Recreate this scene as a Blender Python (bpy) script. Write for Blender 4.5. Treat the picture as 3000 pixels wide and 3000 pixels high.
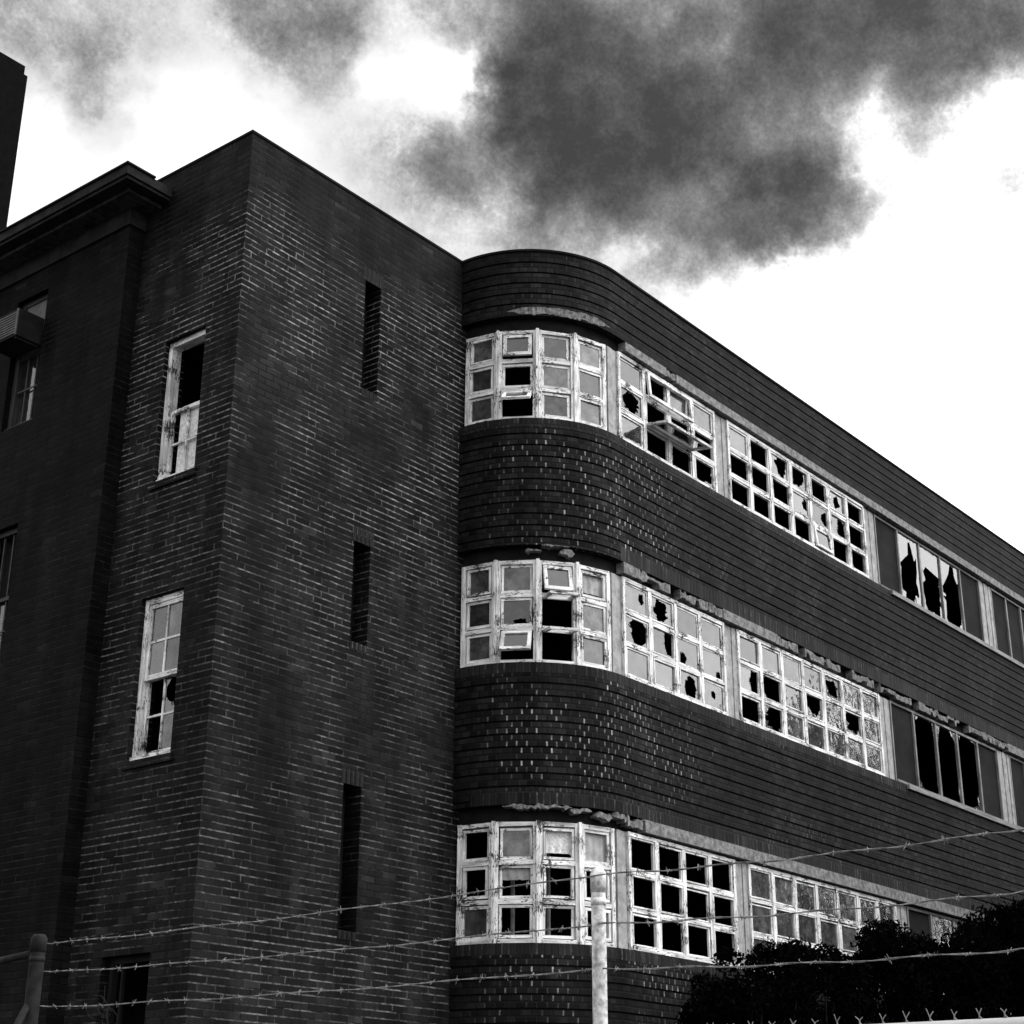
import bpy, math, random
import numpy as np
from mathutils import Vector, Matrix
random.seed(7)
rng = np.random.default_rng(11)
S = bpy.context.scene
for o in list(bpy.data.objects):
    bpy.data.objects.remove(o)
COL = S.collection
R_ = math.radians

# ------------------------------------------------------------------ camera
YAW, PIT, ROL, F = R_(38.742), R_(21.878), R_(0.298), 4785.5
d = Vector((math.cos(YAW) * math.cos(PIT), math.sin(YAW) * math.cos(PIT), math.sin(PIT)))
r0 = Vector((math.sin(YAW), -math.cos(YAW), 0))
u0 = r0.cross(d)
r1 = r0 * math.cos(ROL) + u0 * math.sin(ROL)
u1 = -r0 * math.sin(ROL) + u0 * math.cos(ROL)
EYE = Vector((-11.585, -13.564, 1.6))
cam = bpy.data.cameras.new('camera')
cam.sensor_width = 36
cam.lens = 36 * F / 3000
cam.clip_start = 0.05
cam.clip_end = 2000
co = bpy.data.objects.new('camera', cam)
M = Matrix((r1, u1, -d)).transposed().to_4x4()
M.translation = EYE
co.matrix_world = M
COL.objects.link(co)
S.camera = co
S.view_settings.view_transform = 'Standard'
S.view_settings.look = 'None'
S.view_settings.exposure = 0
S.view_settings.gamma = 1
S.cycles.max_bounces = 6
S.cycles.transparent_max_bounces = 12

SUN_AZ, SUN_EL = -72.0, 42.0

# ------------------------------------------------------------------ node helpers
class NT:
    def __init__(s, tree):
        s.t = tree
        s.n = tree.nodes
        s.l = tree.links
    def new(s, typ, **k):
        n = s.n.new(typ)
        for a, b in k.items():
            setattr(n, a, b)
        return n
    def put(s, sock, v):
        if isinstance(v, bpy.types.NodeSocket):
            s.l.new(v, sock)
        else:
            sock.default_value = v
    def m(s, op, a, b=0.0, c=0.0, clamp=False):
        n = s.new('ShaderNodeMath', operation=op)
        n.use_clamp = clamp
        s.put(n.inputs[0], a)
        s.put(n.inputs[1], b)
        s.put(n.inputs[2], c)
        return n.outputs[0]
    def v(s, op, a, b=(0, 0, 0)):
        n = s.new('ShaderNodeVectorMath', operation=op)
        s.put(n.inputs[0], a)
        s.put(n.inputs[1], b)
        return n.outputs['Value'] if op in ('LENGTH', 'DISTANCE', 'DOT_PRODUCT') else n.outputs['Vector']
    def sep(s, a):
        n = s.new('ShaderNodeSeparateXYZ')
        s.put(n.inputs[0], a)
        return n.outputs
    def comb(s, x, y, z=0.0):
        n = s.new('ShaderNodeCombineXYZ')
        s.put(n.inputs[0], x); s.put(n.inputs[1], y); s.put(n.inputs[2], z)
        return n.outputs[0]
    def noise(s, vec, scale, detail=3.0, rough=0.5, out='Fac'):
        n = s.new('ShaderNodeTexNoise')
        s.put(n.inputs['Vector'], vec)
        n.inputs['Scale'].default_value = scale
        n.inputs['Detail'].default_value = detail
        n.inputs['Roughness'].default_value = rough
        return n.outputs[out]
    def white(s, vec):
        n = s.new('ShaderNodeTexWhiteNoise', noise_dimensions='3D')
        s.put(n.inputs['Vector'], vec)
        return n.outputs['Value']
    def ramp(s, x, a, b, c=0.0, e=1.0, smooth=True):
        n = s.new('ShaderNodeMapRange')
        n.interpolation_type = 'SMOOTHSTEP' if smooth else 'LINEAR'
        s.put(n.inputs['Value'], x)
        n.inputs['From Min'].default_value = a
        n.inputs['From Max'].default_value = b
        n.inputs['To Min'].default_value = c
        n.inputs['To Max'].default_value = e
        return n.outputs['Result']
    def mix(s, f, a, b):
        n = s.new('ShaderNodeMix', data_type='FLOAT')
        s.put(n.inputs[0], f); s.put(n.inputs[2], a); s.put(n.inputs[3], b)
        return n.outputs[0]
    def grey(s, x):
        n = s.new('ShaderNodeCombineColor')
        for i in range(3):
            s.put(n.inputs[i], x)
        return n.outputs[0]

# ------------------------------------------------------------------ world: Nishita sky behind broken cloud
w = bpy.data.worlds.new('World')
S.world = w
w.use_nodes = True
T = NT(w.node_tree)
T.n.clear()
sky = T.new('ShaderNodeTexSky', sky_type='NISHITA')
sky.sun_disc = False
sky.sun_elevation = R_(SUN_EL)
sky.sun_rotation = R_(90 - SUN_AZ)
bw = T.new('ShaderNodeRGBToBW')
T.l.new(sky.outputs[0], bw.inputs[0])
dirv = T.new('ShaderNodeTexCoord').outputs['Generated']
sx, sy, sz = T.sep(dirv)
az = T.m('MULTIPLY', T.m('ARCTAN2', sy, sx), 57.2958)
el = T.m('MULTIPLY', T.m('ARCSINE', sz), 57.2958)
ae = T.comb(az, el)
n1 = T.v('SUBTRACT', T.noise(dirv, 9.0, 3, 0.5, 'Color'), (0.5, 0.5, 0.5))
n2 = T.v('SUBTRACT', T.noise(dirv, 40.0, 6, 0.62, 'Color'), (0.5, 0.5, 0.5))
ae = T.v('MULTIPLY', ae, (0.81, 1.0, 0))
wp = T.v('ADD', ae, T.v('ADD', T.v('MULTIPLY', n1, (1.6, 1.4, 0)), T.v('MULTIPLY', n2, (2.4, 2.1, 0))))
# where cloud stands in the sky: azimuth x cos 36, elevation, 1 / spread (degrees), density
BANKS = [(26.4, 34.48, 0.25, 1.034), (17.43, 37.4, 0.25, 0.96), (32.45, 34.94, 0.25, 0.397), (21.81, 32.5, 0.667, 0.664), (45.26, 37.95, 0.25, 0.238), (34.47, 36.63, 0.667, -0.309), (39.09, 38.35, 0.667, 0.536), (29.92, 38.77, 0.417, 0.526), (22.64, 38.15, 0.417, 0.5), (14.38, 37.12, 0.667, 0.448), (27.72, 30.96, 1.111, -0.386), (29.95, 34.78, 0.667, 0.316), (19.48, 33.96, 0.667, -0.313), (15.7, 33.49, 0.667, -0.294), (24.45, 31.14, 0.667, 0.277), (33.03, 37.03, 1.111, -0.529), (33.36, 35.63, 1.111, -0.295), (42.26, 34.16, 0.417, -0.199), (32.07, 32.64, 1.111, -0.14), (15.09, 31.64, 1.111, 0.279), (25.05, 29.19, 1.111, -0.259), (37.27, 38.35, 1.111, 0.266), (25.41, 32.82, 1.111, -0.267), (32.11, 36.7, 1.111, 0.417), (19.53, 31.5, 1.111, 0.164), (23.47, 33.37, 1.111, 0.257), (22.09, 30.92, 1.111, 0.474), (22.31, 30.05, 1.111, -0.419), (25.34, 38.39, 1.111, 0.306), (24.66, 37.4, 1.111, -0.283), (19.51, 35.52, 1.111, -0.276), (15.86, 34.9, 1.111, -0.251), (16.84, 27.55, 0.25, -0.134), (30.49, 33.0, 1.111, 0.288), (36.27, 36.53, 1.111, -0.161), (48.56, 37.24, 0.667, 0.248), (45.56, 34.83, 1.111, 0.216), (34.4, 34.36, 1.111, 0.288), (31.55, 34.96, 1.111, 0.332), (33.66, 33.14, 1.111, 0.27), (40.88, 38.31, 1.111, 0.19), (30.84, 36.36, 1.111, 0.171), (45.06, 36.29, 1.111, 0.188), (46.73, 36.13, 1.111, 0.153), (34.17, 38.88, 1.111, 0.13), (31.18, 31.56, 1.111, 0.123), (23.65, 30.17, 1.111, -0.393), (23.27, 30.86, 1.111, 0.377), (20.51, 31.81, 1.111, 0.215), (22.08, 33.59, 1.111, 0.186), (46.69, 33.23, 1.111, -0.124), (27.05, 30.39, 1.111, 0.167), (14.7, 34.74, 1.111, -0.151), (16.99, 33.73, 1.111, -0.169), (37.7, 36.42, 1.111, 0.111), (44.23, 33.5, 1.111, 0.116)]
BANKS += [(24, 50, 0.06, 0.5), (60, 50, 0.08, 0.4), (-10, 55, 0.1, 0.3)]
D = 0.0
for a, e, inv, s in BANKS:
    q = T.v('MULTIPLY', T.v('SUBTRACT', wp, (a, e, 0)), (inv, inv, 0))
    k = T.m('EXPONENT', T.m('MULTIPLY', T.v('DOT_PRODUCT', q, q), -1.0))
    D = T.m('MULTIPLY_ADD', k, s, D)
fb = T.m('SUBTRACT', T.noise(dirv, 17.0, 9, 0.6), 0.5)
gr = T.m('SUBTRACT', T.noise(dirv, 420.0, 2, 0.6), 0.5)
D = T.m('SUBTRACT', D, 0.06)
edge = T.ramp(D, 0.04, 0.42)
D = T.m('ADD', D, T.m('MULTIPLY', T.m('ADD', T.m('MULTIPLY', fb, 0.85), T.m('MULTIPLY', T.m('SUBTRACT', T.noise(dirv, 62.0, 7, 0.62), 0.5), 0.60)), edge))
D = T.m('ADD', D, T.m('MULTIPLY', T.m('MULTIPLY', gr, 0.30), edge))
cloud = T.m('MULTIPLY', T.m('EXPONENT', T.m('MULTIPLY', T.m('MINIMUM', T.m('MAXIMUM', D, -0.08), 1.25), -2.6)), 1.15)
sund = (math.cos(R_(30)) * math.cos(R_(-42)), math.cos(R_(30)) * math.sin(R_(-42)), math.sin(R_(30)))
glow = T.ramp(T.v('DOT_PRODUCT', dirv, sund), 0.2, 1.0, 0.0, 1.6)
base = T.m('ADD', 1.0, glow)
hz = T.ramp(sz, -0.02, 0.02)
lum = T.m('MULTIPLY', T.m('MULTIPLY', cloud, base), hz)
tot = T.m('ADD', T.m('MULTIPLY', bw.outputs[0], T.m('MULTIPLY', 0.003, hz)), lum)
bg = T.new('ShaderNodeBackground')
T.l.new(T.grey(tot), bg.inputs[0])
bg.inputs[1].default_value = 1.0
wo = T.new('ShaderNodeOutputWorld')
T.l.new(bg.outputs[0], wo.inputs[0])

sl = bpy.data.lights.new('sun', 'SUN')
sl.energy = 1.3
sl.angle = R_(22)
sl.color = (1, 1, 1)
so = bpy.data.objects.new('sun', sl)
sv = Vector((math.cos(R_(SUN_EL)) * math.cos(R_(SUN_AZ)), math.cos(R_(SUN_EL)) * math.sin(R_(SUN_AZ)), math.sin(R_(SUN_EL))))
so.rotation_euler = sv.to_track_quat('Z', 'Y').to_euler()
so.location = sv * 60
COL.objects.link(so)

# ------------------------------------------------------------------ materials
def mat(name):
    m = bpy.data.materials.new(name)
    m.use_nodes = True
    t = NT(m.node_tree)
    t.n.clear()
    out = t.new('ShaderNodeOutputMaterial')
    b = t.new('ShaderNodeBsdfPrincipled')
    t.l.new(b.outputs[0], out.inputs[0])
    return m, t, b, out

def bump(t, b, h, dist, strength=0.6):
    n = t.new('ShaderNodeBump')
    n.inputs['Strength'].default_value = strength
    n.inputs['Distance'].default_value = dist
    t.put(n.inputs['Height'], h)
    t.l.new(n.outputs[0], b.inputs['Normal'])

def brick(name, bwid, rh, jw, base, bvar, mortar_v, mortar_h, patch_scale, pa, pb, spec=0.35, zmask=None, hdim=0.0):
    """brickwork from UVs in metres: base brick grey, vertical and horizontal joints with their own weathered pallor"""
    m, t, b, out = mat(name)
    uv = t.new('ShaderNodeTexCoord').outputs['UV']
    pos = t.new('ShaderNodeTexCoord').outputs['Object']
    wob = t.v('MULTIPLY', t.v('SUBTRACT', t.noise(pos, 9.0, 2, 0.5, 'Color'), (0.5,) * 3), (0.014, 0.006, 0))
    uu, vv, _ = t.sep(t.v('ADD', uv, wob))
    rv = t.m('DIVIDE', vv, rh)
    row = t.m('FLOOR', rv)
    fv = t.m('FRACT', rv)
    shift = t.m('MULTIPLY', t.m('MODULO', row, 2.0), 0.5)
    ru = t.m('ADD', t.m('DIVIDE', uu, bwid), shift)
    fu = t.m('FRACT', ru)
    dv = t.m('MULTIPLY', t.m('MINIMUM', fu, t.m('SUBTRACT', 1.0, fu)), bwid)
    dh = t.m('MULTIPLY', t.m('MINIMUM', fv, t.m('SUBTRACT', 1.0, fv)), rh)
    vj = t.ramp(dv, jw * 0.35, jw * 0.75, 1, 0)
    hj = t.ramp(dh, jw * 0.35, jw * 0.75, 1, 0)
    idr = t.white(t.comb(t.m('FLOOR', ru), row, 1.0))
    jr = t.white(t.comb(t.m('FLOOR', t.m('ADD', ru, 0.5)), row, 5.0))
    hr = t.white(t.comb(t.m('FLOOR', t.m('ADD', t.m('DIVIDE', uu, bwid * 0.8), t.m('MULTIPLY', row, 0.37))), t.m('FLOOR', t.m('ADD', rv, 0.5)), 9.0))
    patch = t.ramp(t.noise(pos, patch_scale, 4, 0.62), pa, pb)
    fine = t.noise(pos, 14.0, 4, 0.6)
    if zmask:
        patch = t.m('MULTIPLY', patch, zmask(t, pos))
    sp = t.ramp(fine, 0.38, 0.62, 0.25, 1.0)
    mv = t.m('MULTIPLY', t.m('MULTIPLY', patch, t.m('POWER', jr, 2.2)), sp)
    mh = t.m('MULTIPLY', t.m('MULTIPLY', patch, t.m('POWER', hr, 0.75)), sp)
    bc = t.m('MULTIPLY', base, t.m('ADD', 1 - bvar * 0.5, t.m('MULTIPLY', idr, bvar)))
    grime = t.ramp(t.noise(pos, 0.8, 5, 0.6), 0.3, 0.7, 0.6, 1.3)
    run = t.ramp(t.noise(t.v('MULTIPLY', pos, (1.0, 1.0, 0.10)), 2.4, 5, 0.65), 0.32, 0.68, 0.55, 1.45)
    bc = t.m('MULTIPLY', t.m('MULTIPLY', bc, grime), run)
    chip = t.ramp(t.white(t.comb(t.m('FLOOR', ru), row, 21.0)), 0.93, 1.0, 1.0, 1.8, False)
    bc = t.m('MULTIPLY', bc, chip)
    bc = t.m('MULTIPLY', bc, t.ramp(t.noise(pos, 60.0, 3, 0.6), 0.3, 0.7, 0.7, 1.35))
    cv = t.mix(mv, base * 0.75, mortar_v)
    chh = t.mix(mh, base * 0.75, mortar_h)
    c = t.mix(hj, t.mix(vj, bc, cv), chh)
    t.l.new(t.grey(c), b.inputs['Base Color'])
    b.inputs['Roughness'].default_value = 0.72
    b.inputs['Specular IOR Level'].default_value = spec
    jm = t.m('MAXIMUM', vj, hj)
    h = t.m('ADD', t.m('SUBTRACT', 1.0, jm), t.m('MULTIPLY', t.m('ADD', idr, fine), 0.3))
    bump(t, b, h, 0.006, 0.7)
    return m

def tower_mask(t, pos):
    z = t.sep(pos)[2]
    zz = t.m('ADD', z, t.m('MULTIPLY', t.m('SUBTRACT', t.noise(pos, 0.6, 3), 0.5), 2.0))
    up = t.ramp(zz, 13.3, 12.2, 0.06, 1.0)
    band = t.ramp(zz, 7.0, 10.8, 0.5, 1.0)
    return t.m('MULTIPLY', up, band)

def wing_mask(t, pos):
    # salt bloom on the joints: strongest on the bow, fading along the wing, none on the parapet
    x, y, z = t.sep(pos)
    xx = t.m('ADD', x, t.m('MULTIPLY', t.m('SUBTRACT', t.noise(pos, 0.7, 3), 0.5), 3.0))
    along = t.ramp(xx, 6.0, 9.0, 1.0, 0.16)
    along = t.m('MULTIPLY', along, t.ramp(y, -0.15, -1.0, 0.05, 1.0))
    return t.m('MULTIPLY', along, t.ramp(z, 12.2, 12.9, 1.0, 0.10))
M_TOWER = brick('dark clinker brick', 0.25, 0.0843, 0.0155, 0.0092, 0.8, 0.16, 0.34, 0.7, 0.36, 0.62, 0.04, tower_mask)
M_WING = brick('dark header brick', 0.128, 0.0843, 0.019, 0.0088, 1.2, 0.50, 0.007, 0.8, 0.40, 0.62, 0.06, wing_mask)
M_SIDE = brick('dark side brick', 0.25, 0.0843, 0.014, 0.0054, 0.5, 0.022, 0.028, 0.6, 0.35, 0.7, 0.03)  # base lowered so the vignette at the left edge sits in the colour
M_SOLD = brick('dark soldier brick', 0.0855, 0.30, 0.019, 0.013, 0.7, 0.10, 0.02, 0.9, 0.35, 0.6, 0.08)
def plain(name, val, rough=0.7, nscale=8.0, var=0.4, spec=0.3, metal=0.0, bmp=0.004):
    m, t, b, out = mat(name)
    pos = t.new('ShaderNodeTexCoord').outputs['Object']
    n = t.noise(pos, nscale, 5, 0.65)
    c = t.m('MULTIPLY', val, t.ramp(n, 0.25, 0.75, 1 - var, 1 + var))
    t.l.new(t.grey(c), b.inputs['Base Color'])
    b.inputs['Roughness'].default_value = rough
    b.inputs['Specular IOR Level'].default_value = spec
    b.inputs['Metallic'].default_value = metal
    if bmp:
        bump(t, b, n, bmp)
    return m

def flaking(name, paint, wood, amount, scale=1.0):
    """old gloss paint flaking off along the grain, bare wood showing"""
    m, t, b, out = mat(name)
    pos = t.new('ShaderNodeTexCoord').outputs['Object']
    uv = t.new('ShaderNodeTexCoord').outputs['UV']
    st = t.v('MULTIPLY', uv, (0.16, 1.0, 1.0))
    a = t.noise(st, 62.0 * scale, 5, 0.7)
    a2 = t.noise(t.v('MULTIPLY', uv, (0.5, 1.0, 1.0)), 55.0 * scale, 3, 0.6)
    big = t.noise(pos, 3.2, 3, 0.6)
    k = t.m('ADD', t.m('ADD', t.m('MULTIPLY', a, 0.5), t.m('MULTIPLY', a2, 0.3)), t.m('MULTIPLY', big, 0.45))
    fl = t.ramp(k, amount, amount + 0.05)
    dirt = t.ramp(t.noise(st, 14.0, 4, 0.65), 0.30, 0.70, 0.42, 1.08)
    c = t.mix(fl, t.m('MULTIPLY', paint, dirt), t.m('MULTIPLY', wood, dirt))
    t.l.new(t.grey(c), b.inputs['Base Color'])
    b.inputs['Roughness'].default_value = 0.6
    b.inputs['Specular IOR Level'].default_value = 0.2
    bump(t, b, t.m('SUBTRACT', 1.0, fl), 0.004, 0.8)
    return m

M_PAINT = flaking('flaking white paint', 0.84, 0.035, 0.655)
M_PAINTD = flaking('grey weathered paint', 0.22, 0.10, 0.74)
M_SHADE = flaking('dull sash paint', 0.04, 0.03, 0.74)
M_BOARD = plain('grey board', 0.27, 0.8, 9.0, 0.35)
M_CONC = plain('weathered concrete', 0.15, 0.9, 12.0, 0.65, bmp=0.012)
M_RUBBLE = plain('broken render', 0.13, 0.95, 16.0, 0.75, bmp=0.02)
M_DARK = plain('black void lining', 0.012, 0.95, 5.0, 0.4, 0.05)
M_INT = plain('unlit room surface', 0.03, 0.95, 2.0, 0.5, 0.05)  # near black: the rooms' lack of light is put into the colour
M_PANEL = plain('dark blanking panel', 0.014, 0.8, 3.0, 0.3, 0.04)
M_CLOTH = plain('pale curtain cloth', 0.62, 0.95, 30.0, 0.35, 0.1)
M_SHEET = plain('grey paper blind', 0.32, 0.95, 6.0, 0.3, 0.1)
M_CORN = plain('sooty cornice', 0.016, 0.9, 5.0, 0.5, 0.1)
M_CORNL = plain('cornice bed mould', 0.035, 0.9, 9.0, 0.8, 0.1)
M_COPE = plain('dark metal coping', 0.010, 0.9, 3.0, 0.5, 0.03)
M_CHIM = plain('sooty chimney brick', 0.0028, 0.95, 6.0, 0.4, 0.05)
M_STEEL = plain('weathered galvanised steel', 0.5, 0.7, 38.0, 0.6, 0.2, 0.0, 0.004)
M_STEELD = plain('dull steel post', 0.016, 0.8, 14.0, 0.5, 0.08, 0.0, 0.001)
M_WIRE = plain('rusty wire', 0.16, 0.7, 40.0, 0.7, 0.3, 0.0, 0)
M_RAIL = plain('pale steel rail', 0.42, 0.5, 9.0, 0.12, 0.4, 0.0, 0)
M_AC = plain('sooty metal casing', 0.014, 0.7, 6.0, 0.3, 0.06)
M_ACP = plain('grimed pale board', 0.085, 0.8, 6.0, 0.3)
M_LEAF = plain('shade dark leaf', 0.0022, 1.0, 3.0, 0.6, 0.0, 0, 0)  # far below leaf tone: crushed shadow is put into the colour
M_LEAF2 = plain('dull hanging leaf', 0.02, 0.8, 3.0, 0.8, 0.15, 0, 0)
M_TREE = plain('dark street tree leaf', 0.035, 0.8, 2.0, 0.6, 0.15, 0, 0)
M_BARK = plain('dark bark', 0.012, 0.95, 12.0, 0.5, 0.1)

def glass(name, ior, tint, dirt_amt, dirt_val):
    m = bpy.data.materials.new(name)
    m.use_nodes = True
    t = NT(m.node_tree)
    t.n.clear()
    out = t.new('ShaderNodeOutputMaterial')
    pos = t.new('ShaderNodeTexCoord').outputs['Object']
    tr = t.new('ShaderNodeBsdfTransparent')
    tr.inputs[0].default_value = (tint,) * 3 + (1,)
    df = t.new('ShaderNodeBsdfDiffuse')
    pane = t.sep(t.new('ShaderNodeTexCoord').outputs['UV'])[0]
    dn = t.m('MULTIPLY', t.ramp(t.noise(pos, 7.0, 6, 0.68), 0.28, 0.72, 0.35, 1.6), t.ramp(pane, 0, 1, 0.45, 1.6))
    t.l.new(t.grey(t.m('MULTIPLY', dirt_val, dn)), df.inputs[0])
    m1 = t.new('ShaderNodeMixShader')
    t.put(m1.inputs[0], t.m('MULTIPLY', dirt_amt, t.ramp(t.noise(pos, 4.0, 5, 0.65), 0.3, 0.7, 0.6, 1.17), clamp=True))
    t.l.new(tr.outputs[0], m1.inputs[1])
    t.l.new(df.outputs[0], m1.inputs[2])
    gl = t.new('ShaderNodeBsdfAnisotropic')
    gl.inputs['Roughness'].default_value = 0.03
    bp = t.new('ShaderNodeBump')
    bp.inputs['Strength'].default_value = 0.5
    bp.inputs['Distance'].default_value = 0.02
    t.l.new(t.noise(pos, 3.0, 2, 0.5), bp.inputs['Height'])
    t.l.new(bp.outputs[0], gl.inputs['Normal'])
    fr = t.new('ShaderNodeFresnel')
    fr.inputs[0].default_value = ior
    m2 = t.new('ShaderNodeMixShader')
    t.l.new(t.m('MULTIPLY', fr.outputs[0], t.ramp(t.white(t.comb(pane, 0.5, 0.2)), 0, 1, 0.75, 1.2)), m2.inputs[0])
    t.l.new(m1.outputs[0], m2.inputs[1])
    t.l.new(gl.outputs[0], m2.inputs[2])
    t.l.new(m2.outputs[0], out.inputs[0])
    return m
M_GLASS = glass('clear old glass', 2.0, 0.75, 0.16, 0.34)
M_FROST = glass('frosted old glass', 1.75, 0.3, 0.85, 0.085)

# ------------------------------------------------------------------ mesh builder
class MB:
    def __init__(s):
        s.v, s.f, s.uv = [], [], []
        s.grain = False
    def face(s, pts, uvs=None):
        i = len(s.v)
        s.v += [tuple(p) for p in pts]
        s.f.append(tuple(range(i, i + len(pts))))
        s.uv.append(uvs or [(0, 0)] * len(pts))
    def hexa(s, p):
        """p: eight points, bottom ring then top ring; UVs in metres along each face"""
        p = [Vector(q) for q in p]
        s.ou, s.ov = random.uniform(0, 40), random.uniform(0, 40)
        for q in ((0, 3, 2, 1), (4, 5, 6, 7), (0, 1, 5, 4), (1, 2, 6, 5), (2, 3, 7, 6), (3, 0, 4, 7)):
            a, b, c, e = (p[k] for k in q)
            lu, lv = (b - a).length, (e - a).length
            z = min(a.z, b.z, c.z, e.z)
            if s.grain:      # timber: u along the bar, every bar its own stretch of grain
                ou, ov = s.ou, s.ov
                if lu >= lv:
                    s.face((a, b, c, e), [(ou, ov), (ou + lu, ov), (ou + lu, ov + lv), (ou, ov + lv)])
                else:
                    s.face((a, b, c, e), [(ou, ov), (ou, ov + lu), (ou + lv, ov + lu), (ou + lv, ov)])
                continue
            s.face((a, b, c, e), [(0, z), (lu, z), (lu, z + lv), (0, z + lv)])
    def box(s, x0, x1, y0, y1, z0, z1):
        s.hexa([(x0, y0, z0), (x1, y0, z0), (x1, y1, z0), (x0, y1, z0), (x0, y0, z1), (x1, y0, z1), (x1, y1, z1), (x0, y1, z1)])
    def tube(s, pts, rad, n=6, cap=True):
        pts = [Vector(p) for p in pts]
        rr = rad if isinstance(rad, (list, tuple)) else [rad] * len(pts)
        rings = []
        for i, p in enumerate(pts):
            t = (pts[min(i + 1, len(pts) - 1)] - pts[max(i - 1, 0)])
            if t.length < 1e-9:
                t = Vector((0, 0, 1))
            t.normalize()
            a = Vector((0, 0, 1)) if abs(t.z) < 0.9 else Vector((1, 0, 0))
            x = t.cross(a).normalized()
            y = t.cross(x)
            rings.append([p + (x * math.cos(k * 2 * math.pi / n) + y * math.sin(k * 2 * math.pi / n)) * rr[i] for k in range(n)])
        i0 = len(s.v)
        for rg in rings:
            s.v += [tuple(q) for q in rg]
        for i in range(len(pts) - 1):
            for k in range(n):
                a, b = i0 + i * n + k, i0 + i * n + (k + 1) % n
                s.f.append((a, b, b + n, a + n))
                s.uv.append([(0, 0)] * 4)
        if cap:
            s.f.append(tuple(i0 + k for k in range(n))[::-1]); s.uv.append([(0, 0)] * n)
            j = i0 + (len(pts) - 1) * n
            s.f.append(tuple(j + k for k in range(n))); s.uv.append([(0, 0)] * n)
    def build(s, name, m, parent=None, origin=(0, 0, 0), label=None, smooth=False, bevel=0.0):
        me = bpy.data.meshes.new(name)
        ox = Vector(origin)
        me.from_pydata([(a[0] - ox.x, a[1] - ox.y, a[2] - ox.z) for a in s.v], [], s.f)
        uvl = me.uv_layers.new(name='UVMap')
        uvl.data.foreach_set('uv', np.array([c for f in s.uv for c in f], dtype=np.float32).ravel())
        me.materials.append(m)
        if smooth:
            me.polygons.foreach_set('use_smooth', [True] * len(me.polygons))
        o = bpy.data.objects.new(name, me)
        COL.objects.link(o)
        if parent:
            o.parent = parent
        else:
            o.location = ox
        if label:
            o['label'] = label
        if bevel:
            md = o.modifiers.new('bevel', 'BEVEL')
            md.width = bevel
            md.segments = 1
        return o

class Frame:
    """local axes on a facade: u along it (viewer's left to right), z up, n outwards"""
    def __init__(s, ox, oy, ux, uy):
        L = math.hypot(ux, uy)
        s.o = Vector((ox, oy, 0)); s.u = Vector((ux / L, uy / L, 0)); s.n = Vector((uy / L, -ux / L, 0))
    def p(s, u, z, n):
        return s.o + s.u * u + s.n * n + Vector((0, 0, z))
    def box(s, mb, u0, u1, z0, z1, n0, n1, j=0.0):
        if j:
            mb.grain = True
        pts = [s.p(u0, z0, n1), s.p(u1, z0, n1), s.p(u1, z0, n0), s.p(u0, z0, n0), s.p(u0, z1, n1), s.p(u1, z1, n1), s.p(u1, z1, n0), s.p(u0, z1, n0)]
        if j:
            pts = [q + Vector((random.uniform(-j, j), random.uniform(-j, j), random.uniform(-j, j))) for q in pts]
        mb.hexa(pts)

def thing(name, label, cat, loc=(0, 0, 0), group=None):
    o = bpy.data.objects.new(name, None)
    COL.objects.link(o)
    o.location = loc
    o['label'] = label
    o['category'] = cat
    if group:
        o['group'] = group
    return o
def tag(o, label, cat, group=None):
    o['label'] = label
    o['category'] = cat
    if group:
        o['group'] = group
    return o

# ------------------------------------------------------------------ ground
mb = MB()
mb.face([(-900, -900, 0), (900, -900, 0), (900, 900, 0), (-900, 900, 0)], [(0, 0)] * 4)
g = mb.build('ground', plain('dark rough ground', 0.045, 0.95, 0.6, 0.5, 0.1))
g['kind'] = 'structure'

# ------------------------------------------------------------------ the building
W, RAD, TOP = 4.138, 1.585, 13.83
CX, YW, XE = W + RAD, -RAD, 26.0
LP, LY = 0.241, 2.019
B = thing('derelict_building', 'derelict dark brick block with rounded corner, square tower and bands of broken white windows', 'building')
WT = {1: 12.608, 2: 9.139, 3: 5.641}
WB = {1: 11.177, 2: 7.677, 3: 4.123}
GAP = 0.13

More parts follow.
